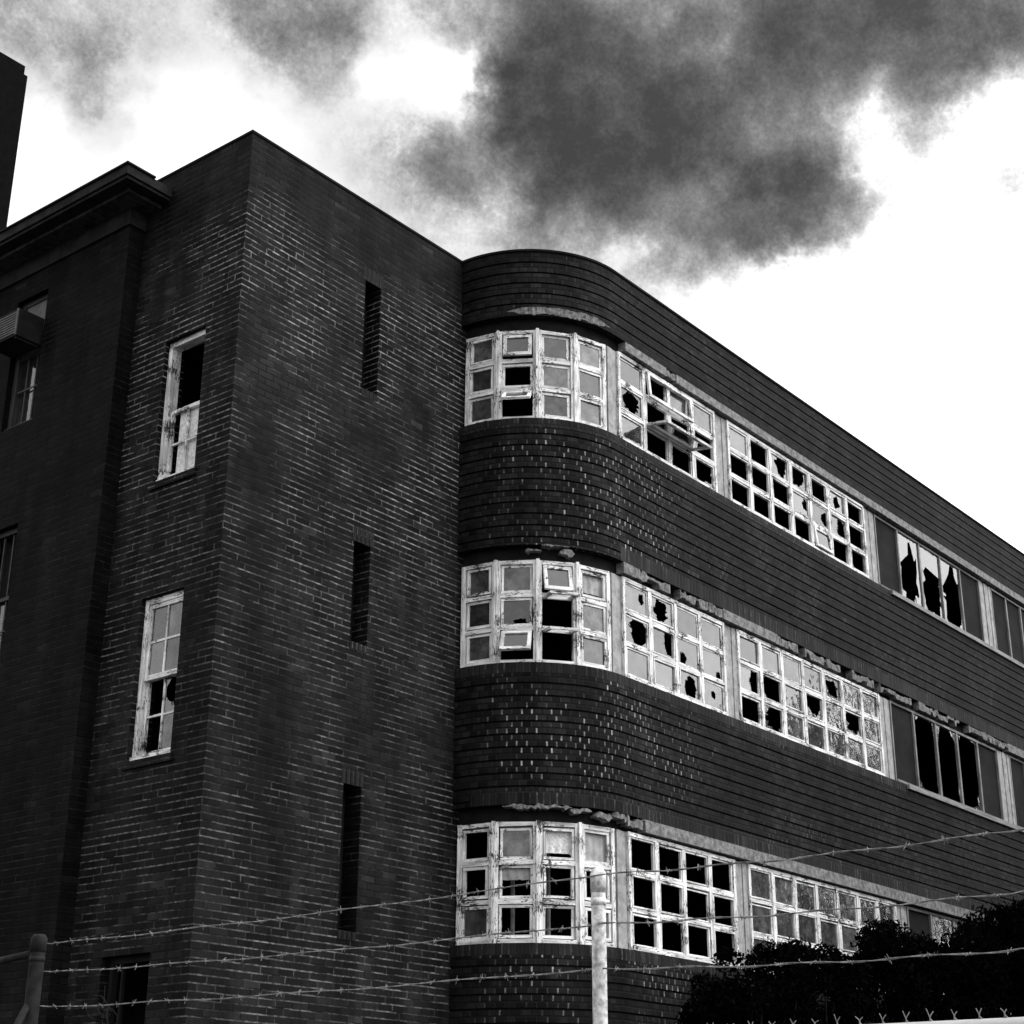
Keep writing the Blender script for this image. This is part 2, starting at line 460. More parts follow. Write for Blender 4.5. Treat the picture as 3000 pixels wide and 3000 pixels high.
def wall_holes(name, fr, length, z0, z1, holes, thick, m, parent, n0=0.0):
    """flat wall with rectangular openings and real reveals"""
    mb = MB()
    us = sorted({0.0, length} | {h[0] for h in holes} | {h[1] for h in holes})
    zs = sorted({z0, z1} | {h[2] for h in holes} | {h[3] for h in holes})
    def solid(i, j):
        if i < 0 or j < 0 or i >= len(us) - 1 or j >= len(zs) - 1:
            return False
        cu, cz = (us[i] + us[i + 1]) / 2, (zs[j] + zs[j + 1]) / 2
        return not any(h[0] < cu < h[1] and h[2] < cz < h[3] for h in holes)
    def q(pts, uvs):
        mb.face([fr.p(*a) for a in pts], uvs)
    a, b = n0, n0 - thick
    for i in range(len(us) - 1):
        for j in range(len(zs) - 1):
            if not solid(i, j):
                continue
            u, v, z, y = us[i], us[i + 1], zs[j], zs[j + 1]
            q([(u, z, a), (v, z, a), (v, y, a), (u, y, a)], [(u, z), (v, z), (v, y), (u, y)])
            q([(v, z, b), (u, z, b), (u, y, b), (v, y, b)], [(v, z), (u, z), (u, y), (v, y)])
            if not solid(i - 1, j):
                q([(u, z, b), (u, z, a), (u, y, a), (u, y, b)], [(-thick, z), (0, z), (0, y), (-thick, y)])
            if not solid(i + 1, j):
                q([(v, z, a), (v, z, b), (v, y, b), (v, y, a)], [(0, z), (thick, z), (thick, y), (0, y)])
            if not solid(i, j - 1):
                q([(u, z, b), (v, z, b), (v, z, a), (u, z, a)], [(u, 0), (v, 0), (v, thick), (u, thick)])
            if not solid(i, j + 1):
                q([(u, y, a), (v, y, a), (v, y, b), (u, y, b)], [(u, 0), (v, 0), (v, thick), (u, thick)])
    return mb.build(name, m, parent)

# tower: right face along +x at y=0 ; left face along +y at x=0
FR_R = Frame(0, 0, 1, 0)
FR_L = Frame(0, 8.0, 0, -1)        # u = 8 - y
SL = [(2.155, 2.46, 11.06, 12.655), (2.15, 2.455, 7.6, 8.91), (2.15, 2.46, 4.13, 5.83)]
wall_holes('tower_wall', FR_R, W + 0.3, 0, TOP, SL, 0.32, M_TOWER, B)
LW = [(8 - 1.355, 8 - 0.598, 9.322, 11.264), (8 - 1.355, 8 - 0.598, 5.871, 7.839), (8 - 1.463, 8 - 0.645, 1.7, 3.719)]
mbc = MB()
fr2 = Frame(0, 8.0, 0, -1)
wall_holes('tower_wall', fr2, 8.0 - 0.32, 0, TOP, [h for h in LW], 0.32, M_TOWER, B)
mb = MB()
mb.box(-0.015, W + 0.1, -0.015, 0.3, TOP, TOP + 0.035)
mb.box(-0.015, 0.3, 0.3, 7.9, TOP, TOP + 0.035)
mb.build('coping', M_COPE, B)
mb = MB()
mb.box(0.32, W + 0.3, 0.32, 8.0, TOP - 0.6, TOP - 0.45)
mb.build('roof', M_COPE, B)
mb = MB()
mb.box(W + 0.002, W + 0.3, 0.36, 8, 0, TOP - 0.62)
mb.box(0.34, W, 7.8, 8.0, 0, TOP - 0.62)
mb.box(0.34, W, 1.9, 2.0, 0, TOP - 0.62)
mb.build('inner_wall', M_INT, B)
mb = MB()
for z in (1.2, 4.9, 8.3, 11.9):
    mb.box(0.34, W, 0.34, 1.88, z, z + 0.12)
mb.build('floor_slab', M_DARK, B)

# slits
for u_0, u_1, z0, z1 in SL:
    mb = MB()
    FR_R.box(mb, u_0, u_1, z0 - 0.02, z1 + 0.02, -0.30, -0.27)
    sw = mb.build('window', M_DARK, B, label='tall narrow slit window, black inside')
    mb = MB()
    um = (u_0 + u_1) / 2 - 0.03
    FR_R.box(mb, um, um + 0.035, z0, z1, -0.265, -0.20)
    FR_R.box(mb, u_0, u_0 + 0.035, z0, z1, -0.265, -0.21)
    mb.build('mullion', M_PANEL, sw)
    mb = MB()
    for k in range(5):
        a = u_0 - 0.035 + k * 0.078
        FR_R.box(mb, a, a + 0.066, z1 + 0.004, z1 + 0.205, -0.05, 0.004 + random.uniform(0, 0.003))
    mb.build('soldier_lintel', M_SOLD, B)
    mb = MB()
    for k in range(4):
        a = u_0 + 0.002 + k * 0.077
        FR_R.box(mb, a, a + 0.068, z0 - 0.10, z0 - 0.004, -0.16, 0.008)
    mb.build('sill', M_SOLD, B)

def pane_ring(mb, fr, u0, u1, z0, z1, n, hole=None, seed=0, thick=0.004):
    """a pane of glass; hole = (cu, cz, ru, rz) in 0..1 of the pane leaves a jagged break"""
    if hole is None:
        k = random.random()
        mb.face([fr.p(u0, z0, n), fr.p(u1, z0, n), fr.p(u1, z1, n), fr.p(u0, z1, n)], [(k, k)] * 4)
        return
    rs = random.Random(seed)
    pk = random.random()
    cu, cz, ru, rz = hole
    N = 28
    angs = sorted([rs.uniform(0, 2 * math.pi) for _ in range(N)])
    inn, outr = [], []
    for i, a in enumerate(angs):
        c, s = math.cos(a), math.sin(a)
        tb = 9
        if c > 1e-6: tb = min(tb, (1 - cu) / c)
        if c < -1e-6: tb = min(tb, -cu / c)
        if s > 1e-6: tb = min(tb, (1 - cz) / s)
        if s < -1e-6: tb = min(tb, -cz / s)
        k = 1.0 / math.sqrt((c / ru) ** 2 + (s / rz) ** 2) * rs.uniform(0.72, 1.25)
        inn.append((cu + c * min(k, tb), cz + s * min(k, tb)))
        outr.append((cu + c * tb, cz + s * tb))
    for i in range(N):
        j = (i + 1) % N
        poly = [inn[i], outr[i]]
        # keep the pane's corners
        ai, aj = angs[i], angs[j] if j else angs[j] + 2 * math.pi
        for qx, qz in ((0, 0), (1, 0), (1, 1), (0, 1)):
            qa = math.atan2(qz - cz, qx - cu) % (2 * math.pi)
            for kk in (0, 2 * math.pi):
                if ai < qa + kk < aj:
                    poly.append((qx, qz))
        poly += [outr[j], inn[j]]
        ar = 0
        for m_ in range(len(poly)):
            x1, y1 = poly[m_]; x2, y2 = poly[(m_ + 1) % len(poly)]
            ar += x1 * y2 - x2 * y1
        if abs(ar) < 1e-4:
            continue
        mb.face([fr.p(u0 + (u1 - u0) * a, z0 + (z1 - z0) * b, n) for a, b in poly], [(pk, pk)] * len(poly))

def sash(fr, u0, u1, z0, z1, tilt, parent, bar=0.045, n=-0.01, glazed=False, m=None):
    """an awning sash hinged along its top edge and swung out by tilt degrees"""
    mb = MB()
    mb.grain = True
    def P(u, dz, dn):
        c, s = math.cos(R_(tilt)), math.sin(R_(tilt))
        return fr.p(u, z1 - dz * c + dn * s, n + dz * s + dn * c)
    h = z1 - z0
    for a, b, c, e in ((u0, u1, 0, bar), (u0, u1, h - bar, h), (u0, u0 + bar, bar, h - bar), (u1 - bar, u1, bar, h - bar)):
        mb.hexa([P(a, e, 0.035), P(b, e, 0.035), P(b, e, 0), P(a, e, 0), P(a, c, 0.035), P(b, c, 0.035), P(b, c, 0), P(a, c, 0)])
    o = mb.build('sash', m or M_PAINT, parent, bevel=0.004)
    if glazed:
        g_ = MB()
        g_.face([P(u0 + bar, h - bar, 0.015), P(u1 - bar, h - bar, 0.015), P(u1 - bar, bar, 0.015), P(u0 + bar, bar, 0.015)])
        g_.build('glass', M_GLASS, o)

def cloth(fr, u0, u1, z0, z1, n, m, parent, name='curtain', waves=4, amp=0.012, cut=0.0, seed=1):
    rs = random.Random(seed)
    mb = MB()
    nu, nz = 24, 10
    ph = rs.uniform(0, 6)
    def P(i, j):
        a, b = i / nu, j / nz
        zz = z0 + (z1 - z0) * b
        if j == 0:
            zz += cut * math.sin(a * math.pi) + rs.uniform(-0.004, 0.004)
        return fr.p(u0 + (u1 - u0) * a, zz, n + amp * math.sin(a * waves * 6.28 + ph + b) * (0.4 + 0.6 * (1 - b)))
    G = [[P(i, j) for j in range(nz + 1)] for i in range(nu + 1)]
    for i in range(nu):
        for j in range(nz):
            mb.face((G[i][j], G[i + 1][j], G[i + 1][j + 1], G[i][j + 1]))
    mb.build(name, m, parent, smooth=True)

def window(fr, u0, u1, z0, z1, cols, rows, cells, of=0.05, mu=0.075, tr=0.052, n=-0.08, depth=0.07, m=None, label=None, sash_bar=0.02, zrows=None, post=(0, 0)):
    """cells[row][col]: '.' missing, 'c' clear pane, 'f' frosted pane, ('h',cu,cz,ru,rz[,kind]) broken, ('t',deg[,glazed]) swung sash,
       ('s',...) sheet behind, 'p' dark panel"""
    m = m or M_PAINT
    mb = MB()
    j = 0.0045
    b0 = n - depth / 2
    b1 = n + depth / 2
    of_l, of_r = of + post[0], of + post[1]
    fr.box(mb, u0, u0 + of_l, z0, z1, b0, b1, j)
    fr.box(mb, u1 - of_r, u1, z0, z1, b0, b1, j)
    iu0, iu1 = u0 + of_l, u1 - of_r
    fr.box(mb, iu0, iu1, z1 - of, z1, b0, b1 - 0.002, j)
    fr.box(mb, iu0, iu1, z0, z0 + of, b0, b1 + 0.012, j)
    iz0, iz1 = z0 + of, z1 - of
    cw = ((iu1 - iu0) - mu * (cols - 1)) / cols
    rhh = ((iz1 - iz0) - tr * (rows - 1)) / rows
    for c in range(1, cols):
        a = iu0 + c * cw + (c - 1) * mu
        fr.box(mb, a, a + mu, iz0, iz1, b0 + 0.004, b1 - 0.004, j)
    boxes = {}
    for rI in range(rows):
        top = iz1 - rI * (rhh + tr)
        bot = top - rhh
        for c in range(cols):
            a = iu0 + c * (cw + mu)
            boxes[(rI, c)] = (a, a + cw, bot, top)
            if rI < rows - 1:
                fr.box(mb, a, a + cw, bot - tr, bot, b0 + 0.006, b1 - 0.007, j)
    # bead round each opening, the glazing rebate
    sb = sash_bar
    for (rI, c), (a, b, z, y) in boxes.items():
        cell = cells[rI][c]
        if sb and not (isinstance(cell, tuple) and cell[0] == 't'):
            q0, q1 = n - 0.014, n + random.choice((0.012, 0.02, 0.03))
            g1, g2, g3, g4 = [random.choice((0.003, 0.009, 0.014, 0.02)) for _ in range(4)]
            fr.box(mb, a + g1, b - g2, y - sb - g3, y - g3, q0, q1, 0.003)
            fr.box(mb, a + g1, b - g2, z + g4, z + g4 + sb, q0, q1, 0.003)
            fr.box(mb, a + g1, a + g1 + sb, z + g4 + sb, y - sb - g3, q0, q1, 0.003)
            fr.box(mb, b - g2 - sb, b - g2, z + g4 + sb, y - sb - g3, q0, q1, 0.003)
    o = mb.build('window', m, B, label=label, bevel=0.004)
    gc, gf = MB(), MB()
    for (rI, c), (a, b, z, y) in boxes.items():
        cell = cells[rI][c]
        sd = hash((round(a * 100), round(z * 100), rI, c)) & 0xffff
        kind = cell[0] if isinstance(cell, tuple) else cell
        nn = n + 0.003
        if sb:
            a, b, z, y = a + 0.017, b - 0.017, z + 0.017, y - 0.017
        if kind == 'c':
            pane_ring(gc, fr, a, b, z, y, nn)
        elif kind == 'f':
            pane_ring(gf, fr, a, b, z, y, nn)
        elif kind == 'p':
            pm = MB()
            fr.box(pm, a, b, z, y, n - 0.03, n - 0.01)
            pm.build('panel', M_PANEL, o)
        elif kind == 'h':
            tgt = gf if (len(cell) > 5 and cell[5] == 'f') else gc
            pane_ring(tgt, fr, a, b, z, y, nn, cell[1:5], sd)
        elif kind == 't':
            sash(fr, a, b, z, y, cell[1], o, glazed=len(cell) > 2, bar=0.05, n=n)
        elif kind == 's':      # sheet: fraction of height covered, material, sag
            cloth(fr, a, b, y - (y - z) * cell[1], y, n - 0.03, cell[2], o, name='blind', amp=0.008, cut=cell[3], seed=sd)
    if gc.f: gc.build('glass', M_GLASS, o)
    if gf.f: gf.build('glass', M_FROST, o, label='frosted grey glass')
    return o

# ---- brick bands of the rounded wing, swept along the plan path
def path(off):
    """plan path of the wing face pushed outwards by off; returns (x, y, distance) points"""
    pts = []
    N = 44
    rr = RAD + off
    for i in range(N + 1):
        a = (math.pi / 2) * i / N
        pts.append((CX - rr * math.cos(a), -rr * math.sin(a), RAD * a))
    s0 = RAD * math.pi / 2
    for k in range(1, 21):
        x = CX + (XE - CX) * k / 20
        pts.append((x, -RAD - off, s0 + x - CX))
    return pts
P0 = path(0.0)
def band(z0, z1, thick=0.30):
    mb = MB()
    prof = [(-thick, z0), (0.0, z0)]
    pitch = 0.0843 * 2
    k = math.ceil((z0 + 0.05) / pitch)
    while k * pitch < z1 - 0.05:
        zc = k * pitch
        prof += [(0.0, zc - 0.014), (-0.024, zc - 0.012), (-0.024, zc + 0.012), (0.0, zc + 0.014)]
        k += 1
    prof += [(0.0, z1), (-thick, z1), (-thick, z0)]
    cache = {}
    for off, _ in prof:
        cache.setdefault(off, path(off))
    for (o1, za), (o2, zb) in zip(prof[:-1], prof[1:]):
        A, C = cache[o1], cache[o2]
        for i in range(len(A) - 1):
            du = abs(o1 - o2) if abs(za - zb) < 1e-6 else 0
            mb.face([(A[i][0], A[i][1], za), (A[i + 1][0], A[i + 1][1], za), (C[i + 1][0], C[i + 1][1], zb), (C[i][0], C[i][1], zb)],
                    [(A[i][2], za), (A[i + 1][2], za), (A[i + 1][2], zb + du), (A[i][2], zb + du)])
    return mb.build('wing_wall', M_WING, B)
band(0, WB[3])
band(WT[3] + 0.20, WB[2])
band(WT[2] + 0.19, WB[1])
band(WT[1] + GAP + 0.06, TOP)

def strip(name, z0, z1, o0, o1, m, s_from=0.0, s_to=99.0, label=None):
    """a swept rectangular course between two distances along the path"""
    mb = MB()
    A, C = path(o1), path(o0)
    seg = [i for i in range(len(A) - 1) if A[i][2] >= s_from - 1e-3 and A[i + 1][2] <= s_to + 1e-3]
    for i in seg:
        p = [(A[i][0], A[i][1]), (A[i + 1][0], A[i + 1][1]), (C[i + 1][0], C[i + 1][1]), (C[i][0], C[i][1])]
        u = [A[i][2], A[i + 1][2]]
        mb.face([(*p[0], z0), (*p[1], z0), (*p[1], z1), (*p[0], z1)], [(u[0], z0), (u[1], z0), (u[1], z1), (u[0], z1)])
        mb.face([(*p[3], z0), (*p[2], z0), (*p[1], z0), (*p[0], z0)], [(u[0], 0), (u[1], 0), (u[1], .1), (u[0], .1)])
        mb.face([(*p[0], z1), (*p[1], z1), (*p[2], z1), (*p[3], z1)], [(u[0], 0), (u[1], 0), (u[1], .1), (u[0], .1)])
        mb.face([(*p[2], z0), (*p[3], z0), (*p[3], z1), (*p[2], z1)])
    for i, fl in ((seg[0], 0), (seg[-1] + 1, 1)):
        q = [(A[i][0], A[i][1], z0), (A[i][0], A[i][1], z1), (C[i][0], C[i][1], z1), (C[i][0], C[i][1], z0)]
        mb.face(q)
    return mb.build(name, m, B, label=label)
strip('coping', TOP, TOP + 0.035, -0.3, 0.02, M_COPE)
SQ = RAD * math.pi / 2
# dark lining behind the window heads
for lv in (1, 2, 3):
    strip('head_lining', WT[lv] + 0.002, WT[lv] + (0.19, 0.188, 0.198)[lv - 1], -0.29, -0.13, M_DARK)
# soldier course of the sills and above the heads
for lv in (1, 2, 3):
    strip('sill', WB[lv] + 0.001, WB[lv] + 0.022, -0.24, -0.005, M_SOLD)
strip('soldier_course', WT[2] + 0.19 - 0.001, WT[2] + 0.40, -0.02, 0.004, M_SOLD, SQ)
strip('soldier_course', WT[3] + 0.20 - 0.001, WT[3] + 0.41, -0.02, 0.004, M_SOLD, SQ * 0.1)
for lv in (1, 2, 3):
    strip('soldier_course', WB[lv] - 0.118, WB[lv] - 0.002, -0.02, 0.0035, M_SOLD)

FRW = Frame(0, YW, 1, 0)      # straight facade, u = x
def lintel_box(x0, x1, z0, z1, n0, n1, m=None, label=None, ragged=0.0, seed=0):
    """a concrete lintel; ragged gives it a broken lower and upper edge"""
    rs = random.Random(seed)
    mb = MB()
    N = max(1, int((x1 - x0) / (0.03 if ragged else 3.0)))
    pr = []
    wl = wh = 0.0
    for i in range(N + 1):
        x = x0 + (x1 - x0) * i / N
        e = ragged
        if e and rs.random() < 0.22:
            wl, wh = rs.choice((0.0, rs.uniform(0, 1.6 * e))), rs.uniform(0, 1.1 * e)
        if e:
            wl = max(0.0, wl + rs.uniform(-.12, .12) * e)
        pr.append((x, z0 + wl + rs.uniform(-.12, .12) * e, z1 - wh, n1 + rs.uniform(-e, e) * 0.12))
    for a, b in zip(pr[:-1], pr[1:]):
        P = FRW.p
        p = [P(a[0], a[1], a[3]), P(b[0], b[1], b[3]), P(b[0], b[1], n0), P(a[0], a[1], n0), P(a[0], a[2], a[3]), P(b[0], b[2], b[3]), P(b[0], b[2], n0), P(a[0], a[2], n0)]
        for q in ((0, 3, 2, 1), (4, 5, 6, 7), (0, 1, 5, 4), (2, 3, 7, 6)):
            mb.face([p[k] for k in q])
    for a in (pr[0], pr[-1]):
        P = FRW.p
        mb.face([P(a[0], a[1], a[3]), P(a[0], a[1], n0), P(a[0], a[2], n0), P(a[0], a[2], a[3])])
    return mb.build('lintel', m or M_CONC, B, label=label)
# top storey: one clean band, broken once
lintel_box(5.95, 7.02, WT[1] + 0.035, WT[1] + 0.175, -0.12, 0.012, seed=1)
lintel_box(7.02, 7.30, WT[1] + 0.06, WT[1] + 0.172, -0.12, -0.01, M_RUBBLE, ragged=0.05, seed=2)
lintel_box(7.30, XE - 0.4, WT[1] + 0.035, WT[1] + 0.175, -0.12, 0.012, seed=3)
# middle storey: spalled pieces
xs = 5.78
k = 0
for x1, kind in ((6.05, 1), (6.95, 2), (7.2, 0), (7.95, 2), (8.35, 2), (9.9, 1), (10.6, 2), (10.8, 0), (12.0, 2), (12.4, 0), (13.2, 2), (13.4, 0), (14.6, 2), (14.9, 0), (16.6, 2), (17.0, 0), (18.8, 2), (21.2, 1), (XE - 0.4, 1)):
    k += 1
    if kind:
        lintel_box(xs + 0.01, x1 - 0.01, WT[2] + 0.03, WT[2] + 0.185, -0.12, 0.006 if kind == 2 else 0.010, M_RUBBLE if kind == 2 else M_CONC, ragged=0.06 if kind == 2 else 0.0, seed=k)
    xs = x1
# bottom storey: solid band
lintel_box(6.15, XE - 0.4, WT[3] + 0.03, WT[3] + 0.195, -0.12, 0.014, seed=40)
# curved concrete course over the top bow and rubble clinging over the lower two
# (the curved course over the top bow is added below, with the other broken render)
def ragged_course(a0, a1, z0, z1, o0, o1, rag, seed, m=None):
    # a broken course of render clinging to the curve between two angles
    rs = random.Random(seed)
    N = max(4, int(RAD * R_(a1 - a0) / 0.022))
    prev = None
    mb = MB()
    lo = hi = 0.0
    for i in range(N + 1):
        t = i / N
        a = R_(a0 + (a1 - a0) * t)
        env = min(1.0, 6 * t, 6 * (1 - t))
        if rs.random() < 0.35:
            lo, hi = rs.uniform(0, 1.3 * rag), rs.uniform(0, 1.1 * rag)
        lo, hi = lo + rs.uniform(-.22, .22) * rag, hi + rs.uniform(-.22, .22) * rag
        lo, hi = max(-0.2 * rag, min(1.4 * rag, lo)), max(0.0, min(1.3 * rag, hi))
        mid = (z0 + z1) / 2
        zl, zh = mid - max(0.004, (mid - z0 - lo) * env), mid + max(0.004, (z1 - mid - hi * 0.6) * env)
        ro = RAD + o1 + rs.uniform(-0.004, 0.008)
        ri = RAD + o0
        c, s_ = math.cos(a), math.sin(a)
        cur = [(CX - ro * c, -ro * s_, zl), (CX - ro * c, -ro * s_, zh), (CX - ri * c, -ri * s_, zh), (CX - ri * c, -ri * s_, zl)]
        if prev:
            for k in range(4):
                mb.face((prev[k], cur[k], cur[(k + 1) % 4], prev[(k + 1) % 4]))
        else:
            mb.face(cur)
        prev = cur
    mb.face(prev)
    mb.build('render_fragment', m or M_RUBBLE, B)
for q, (a0, a1, za, zb, rg) in enumerate(((36, 44, .07, .15, .04), (53, 61, .04, .17, .04), (44, 58, .165, .20, .03))):
    ragged_course(a0, a1, WT[2] + za, WT[2] + zb, -0.12, -0.02 if q < 2 else 0.012, rg, q)
ragged_course(26, 85, WT[1] + 0.192, WT[1] + 0.325, -0.02, 0.004, 0.022, 61)
for q, (a0, a1, za, zb, rg) in enumerate(((26, 40, .14, .21, .05), (38, 58, .12, .22, .06), (57, 68, .09, .20, .06), (70, 80, .05, .16, .07), (80, 90, .06, .19, .06))):
    ragged_course(a0, a1, WT[3] + za, WT[3] + zb, -0.12, 0.012 + 0.012 * (q > 2), rg, 20 + q)
lintel_box(5.74, 6.14, WT[3] + 0.05, WT[3] + 0.195, -0.10, 0.012, M_RUBBLE, ragged=0.08, seed=77)

# ---- bow windows: four flat facets on each storey
ANG = [1.0, 20.9, 42.3, 63.2, 84.6]
rf = RAD - 0.07
FC = []
for i in range(4):
    a, b = R_(ANG[i]), R_(ANG[i + 1])
    p, q = (CX - rf * math.cos(a), -rf * math.sin(a)), (CX - rf * math.cos(b), -rf * math.sin(b))
    FC.append((Frame(p[0], p[1], q[0] - p[0], q[1] - p[1]), math.hypot(q[0] - p[0], q[1] - p[1])))
def H(cu, cz, ru, rz, k='c'):
    return ('h', cu, cz, ru, rz, k)
BOW = {
    1: [['f', 'c', 'c'], [('t', 12, 1), '.', ('t', 52, 1)], ['f', 'f', 'f'], ['f', 'f', 'f']],
    2: [['f', 'c', 'c'], ['f', H(.62, .12, .22, .18, 'f'), ('t', 33, 1)], [('t', 14, 1), ('t', 84), ('t', 80)], [('s', .8, M_SHEET, .0), 'f', 'f']],
    3: [['.', '.', 'c'], ['f', ('s', .42, M_SHEET, .0), '.'], [('s', .88, M_CLOTH, .1), '.', '.'], [('s', 1.0, M_SHEET, .0), '.', '.']],
}
for lv in (1, 2, 3):
    for i, (fr, wd) in enumerate(FC):
        cells = [[c] for c in BOW[lv][i]]
        window(fr, 0.004, wd - 0.004, WB[lv] + 0.03, WT[lv], 1, 3, cells, of=0.052, mu=0.09, tr=0.058, n=-0.045, depth=0.085, sash_bar=0.034, post=(0.006, 0.006))
    # corner posts hiding the facet joints
    mb = MB()
    for a in ANG[1:4]:
        a = R_(a)
        t = Frame(CX - rf * math.cos(a), -rf * math.sin(a), math.sin(a), -math.cos(a))
        t.box(mb, -0.022, 0.022, WB[lv] + 0.02, WT[lv] + 0.012, -0.09, 0.018, 0.003)
    mb.build('corner_post', M_PAINT, B, bevel=0.004)

# ---- straight windows
G1, G2, G3, G4 = (5.839, 8.455), (8.819, 13.445), (13.885, 18.43), (18.994, 23.5)
L = 'c'
ST = {
    1: [['c', '.', 'c', 'c'], [H(.52, .5, .34, .46), '.', '.', '.'], ['c', '.', '.', H(.4, .62, .6, .6)]],
    2: [[H(.75, .62, .13, .24), H(.45, .5, .3, .42), 'c', 'c'], [H(.62, .55, .42, .5), H(.75, .6, .2, .55), H(.25, .2, .16, .3), H(.8, .1, .12, .22)], ['c', 'c', H(.6, .45, .26, .55), H(.5, .5, .12, .16)]],
    3: [['.', '.', '.', '.'], ['.', '.', '.', '.'], ['.', '.', '.', '.']],
}
ST2 = {
    1: [['c', '.', H(.62, .6, .32, .6), H(.42, .62, .5, .5), '.', H(.5, .5, .2, .34), '.'],
        ['.', '.', '.', H(.8, .6, .16, .28), H(.85, .45, .26, .36), H(.75, .45, .3, .55), '.'],
        ['.', '.', '.', '.', ('t', 7, 1), '.', H(.45, .5, .55, .6)]],
    2: [['c', 'c', 'c', 'c', H(.5, .5, .35, .4), 'c', 'c'],
        [H(.78, .45, .26, .6), H(.5, .6, .6, .6), 'c', H(.5, .7, .5, .5), 'c', H(.6, .6, .5, .5), 'c'],
        ['.', H(.6, .55, .5, .56), 'c', 'c', 'c', 'c', 'c']],
    3: [['f', 'c', 'f', 'c', 'f', 'c', 'c'], ['c', 'c', 'f', 'c', 'c', 'c', 'c'], ['c', '.', 'c', 'c', '.', 'c', 'c']],
}
ST3 = {
    1: ['p', H(.45, .40, .46, .46), H(.52, .36, .46, .40), H(.62, .42, .56, .52), 'p'],
    2: ['p', H(.48, .5, .62, .75), H(.5, .5, .6, .75), H(.45, .5, .6, .75), 'p'],
    3: ['p', 'c', 'c', 'p', 'p'],
}
for lv in (1, 2, 3):
    z0, z1 = WB[lv] + 0.03, WT[lv]
    o1 = window(FRW, G1[0], G1[1], z0, z1, 4, 3, ST[lv])
    o2 = window(FRW, G2[0], G2[1], z0, z1, 7, 3, ST2[lv])
    o3 = window(FRW, G3[0], G3[1], z0 + 0.02, z1, 5, 1, [ST3[lv]], of=0.04, mu=0.05, n=-0.10, depth=0.06, m=M_PAINTD, sash_bar=0.0)
    o4 = window(FRW, G4[0], G4[1], z0 + 0.02, z1, 6, 1, [['p', 'p', 'p', 'p', 'c', 'p']], of=0.04, mu=0.05, n=-0.10, depth=0.06, m=M_PAINTD, sash_bar=0.0)
    # boarded piers between the windows
    ends = [(CX - rf * math.cos(R_(84.6)) + 0.03, G1[0] - 0.004), (G1[1] + 0.004, G2[0] - 0.004), (G2[1] + 0.004, G3[0] - 0.004), (G3[1] + 0.004, G4[0] - 0.004), (G4[1] + 0.004, XE - 0.2)]
    for a, b in ends:
        mb = MB()
        nb = max(2, int(round((b - a) / 0.11)))
        for k in range(nb):
            x0 = a + (b - a) * k / nb
            x1 = a + (b - a) * (k + 1) / nb
            FRW.box(mb, x0 + 0.003, x1 - 0.003, z0, z1 - 0.003, -0.16, -0.075 - 0.012 * (k % 2) + random.uniform(-.003, .003))
        mb.build('pier_board', M_BOARD, B, bevel=0.003)
    # metal sill under the plate glass windows
    if lv < 3:
        mb = MB()
        FRW.box(mb, G3[0] + 0.25, XE - 0.6, WB[lv] - 0.055, WB[lv] + 0.0235, -0.2, 0.05)
        mb.build('window_sill', M_PAINTD, B, bevel=0.005)
    # the wide sash swung out of the first straight window
    if lv == 1:
        cw = (G1[1] - G1[0] - 0.11 - 0.085 * 3) / 4
        ua = G1[0] + 0.055 + cw + 0.085
        rh_ = (z1 - z0 - 0.11 - 0.13) / 3
        zt = z0 + 0.055 + rh_ + 0.03
        sash(FRW, ua + 0.0, ua + 2 * cw + 0.085, zt - rh_ + 0.03, zt, 82, o1, bar=0.06, n=-0.045, glazed=True)
        sash(FRW, ua + 0.0, ua + 2 * cw + 0.06, z1 - 0.055 - rh_ - 0.04, z1 - 0.06, 5, o1, bar=0.05, n=-0.045)

# ---- interior of the wing: floors, back wall, cross walls, roof
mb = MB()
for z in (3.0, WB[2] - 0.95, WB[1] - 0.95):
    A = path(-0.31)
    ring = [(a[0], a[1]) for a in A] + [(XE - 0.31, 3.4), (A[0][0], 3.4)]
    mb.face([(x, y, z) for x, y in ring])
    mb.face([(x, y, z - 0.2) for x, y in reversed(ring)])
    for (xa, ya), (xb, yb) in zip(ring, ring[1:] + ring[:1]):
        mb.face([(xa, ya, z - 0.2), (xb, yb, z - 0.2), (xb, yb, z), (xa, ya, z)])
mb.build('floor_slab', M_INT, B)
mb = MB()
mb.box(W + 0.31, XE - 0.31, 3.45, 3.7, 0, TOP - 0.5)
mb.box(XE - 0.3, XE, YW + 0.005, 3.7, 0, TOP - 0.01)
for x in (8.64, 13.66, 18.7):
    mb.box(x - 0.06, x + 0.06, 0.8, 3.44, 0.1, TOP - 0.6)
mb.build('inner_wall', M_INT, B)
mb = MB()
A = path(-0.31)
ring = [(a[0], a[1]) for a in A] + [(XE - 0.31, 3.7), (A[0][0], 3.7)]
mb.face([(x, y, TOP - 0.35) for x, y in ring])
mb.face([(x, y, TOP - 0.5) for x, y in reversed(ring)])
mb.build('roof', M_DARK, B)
mb = MB()
for x, y in ((5.25, -0.1), (5.75, -0.3)):
    mb.tube([(x, y, 3.0), (x, y, WT[3] + 0.15)], 0.03, 8)
mb.build('inner_pipe', M_BOARD, B)

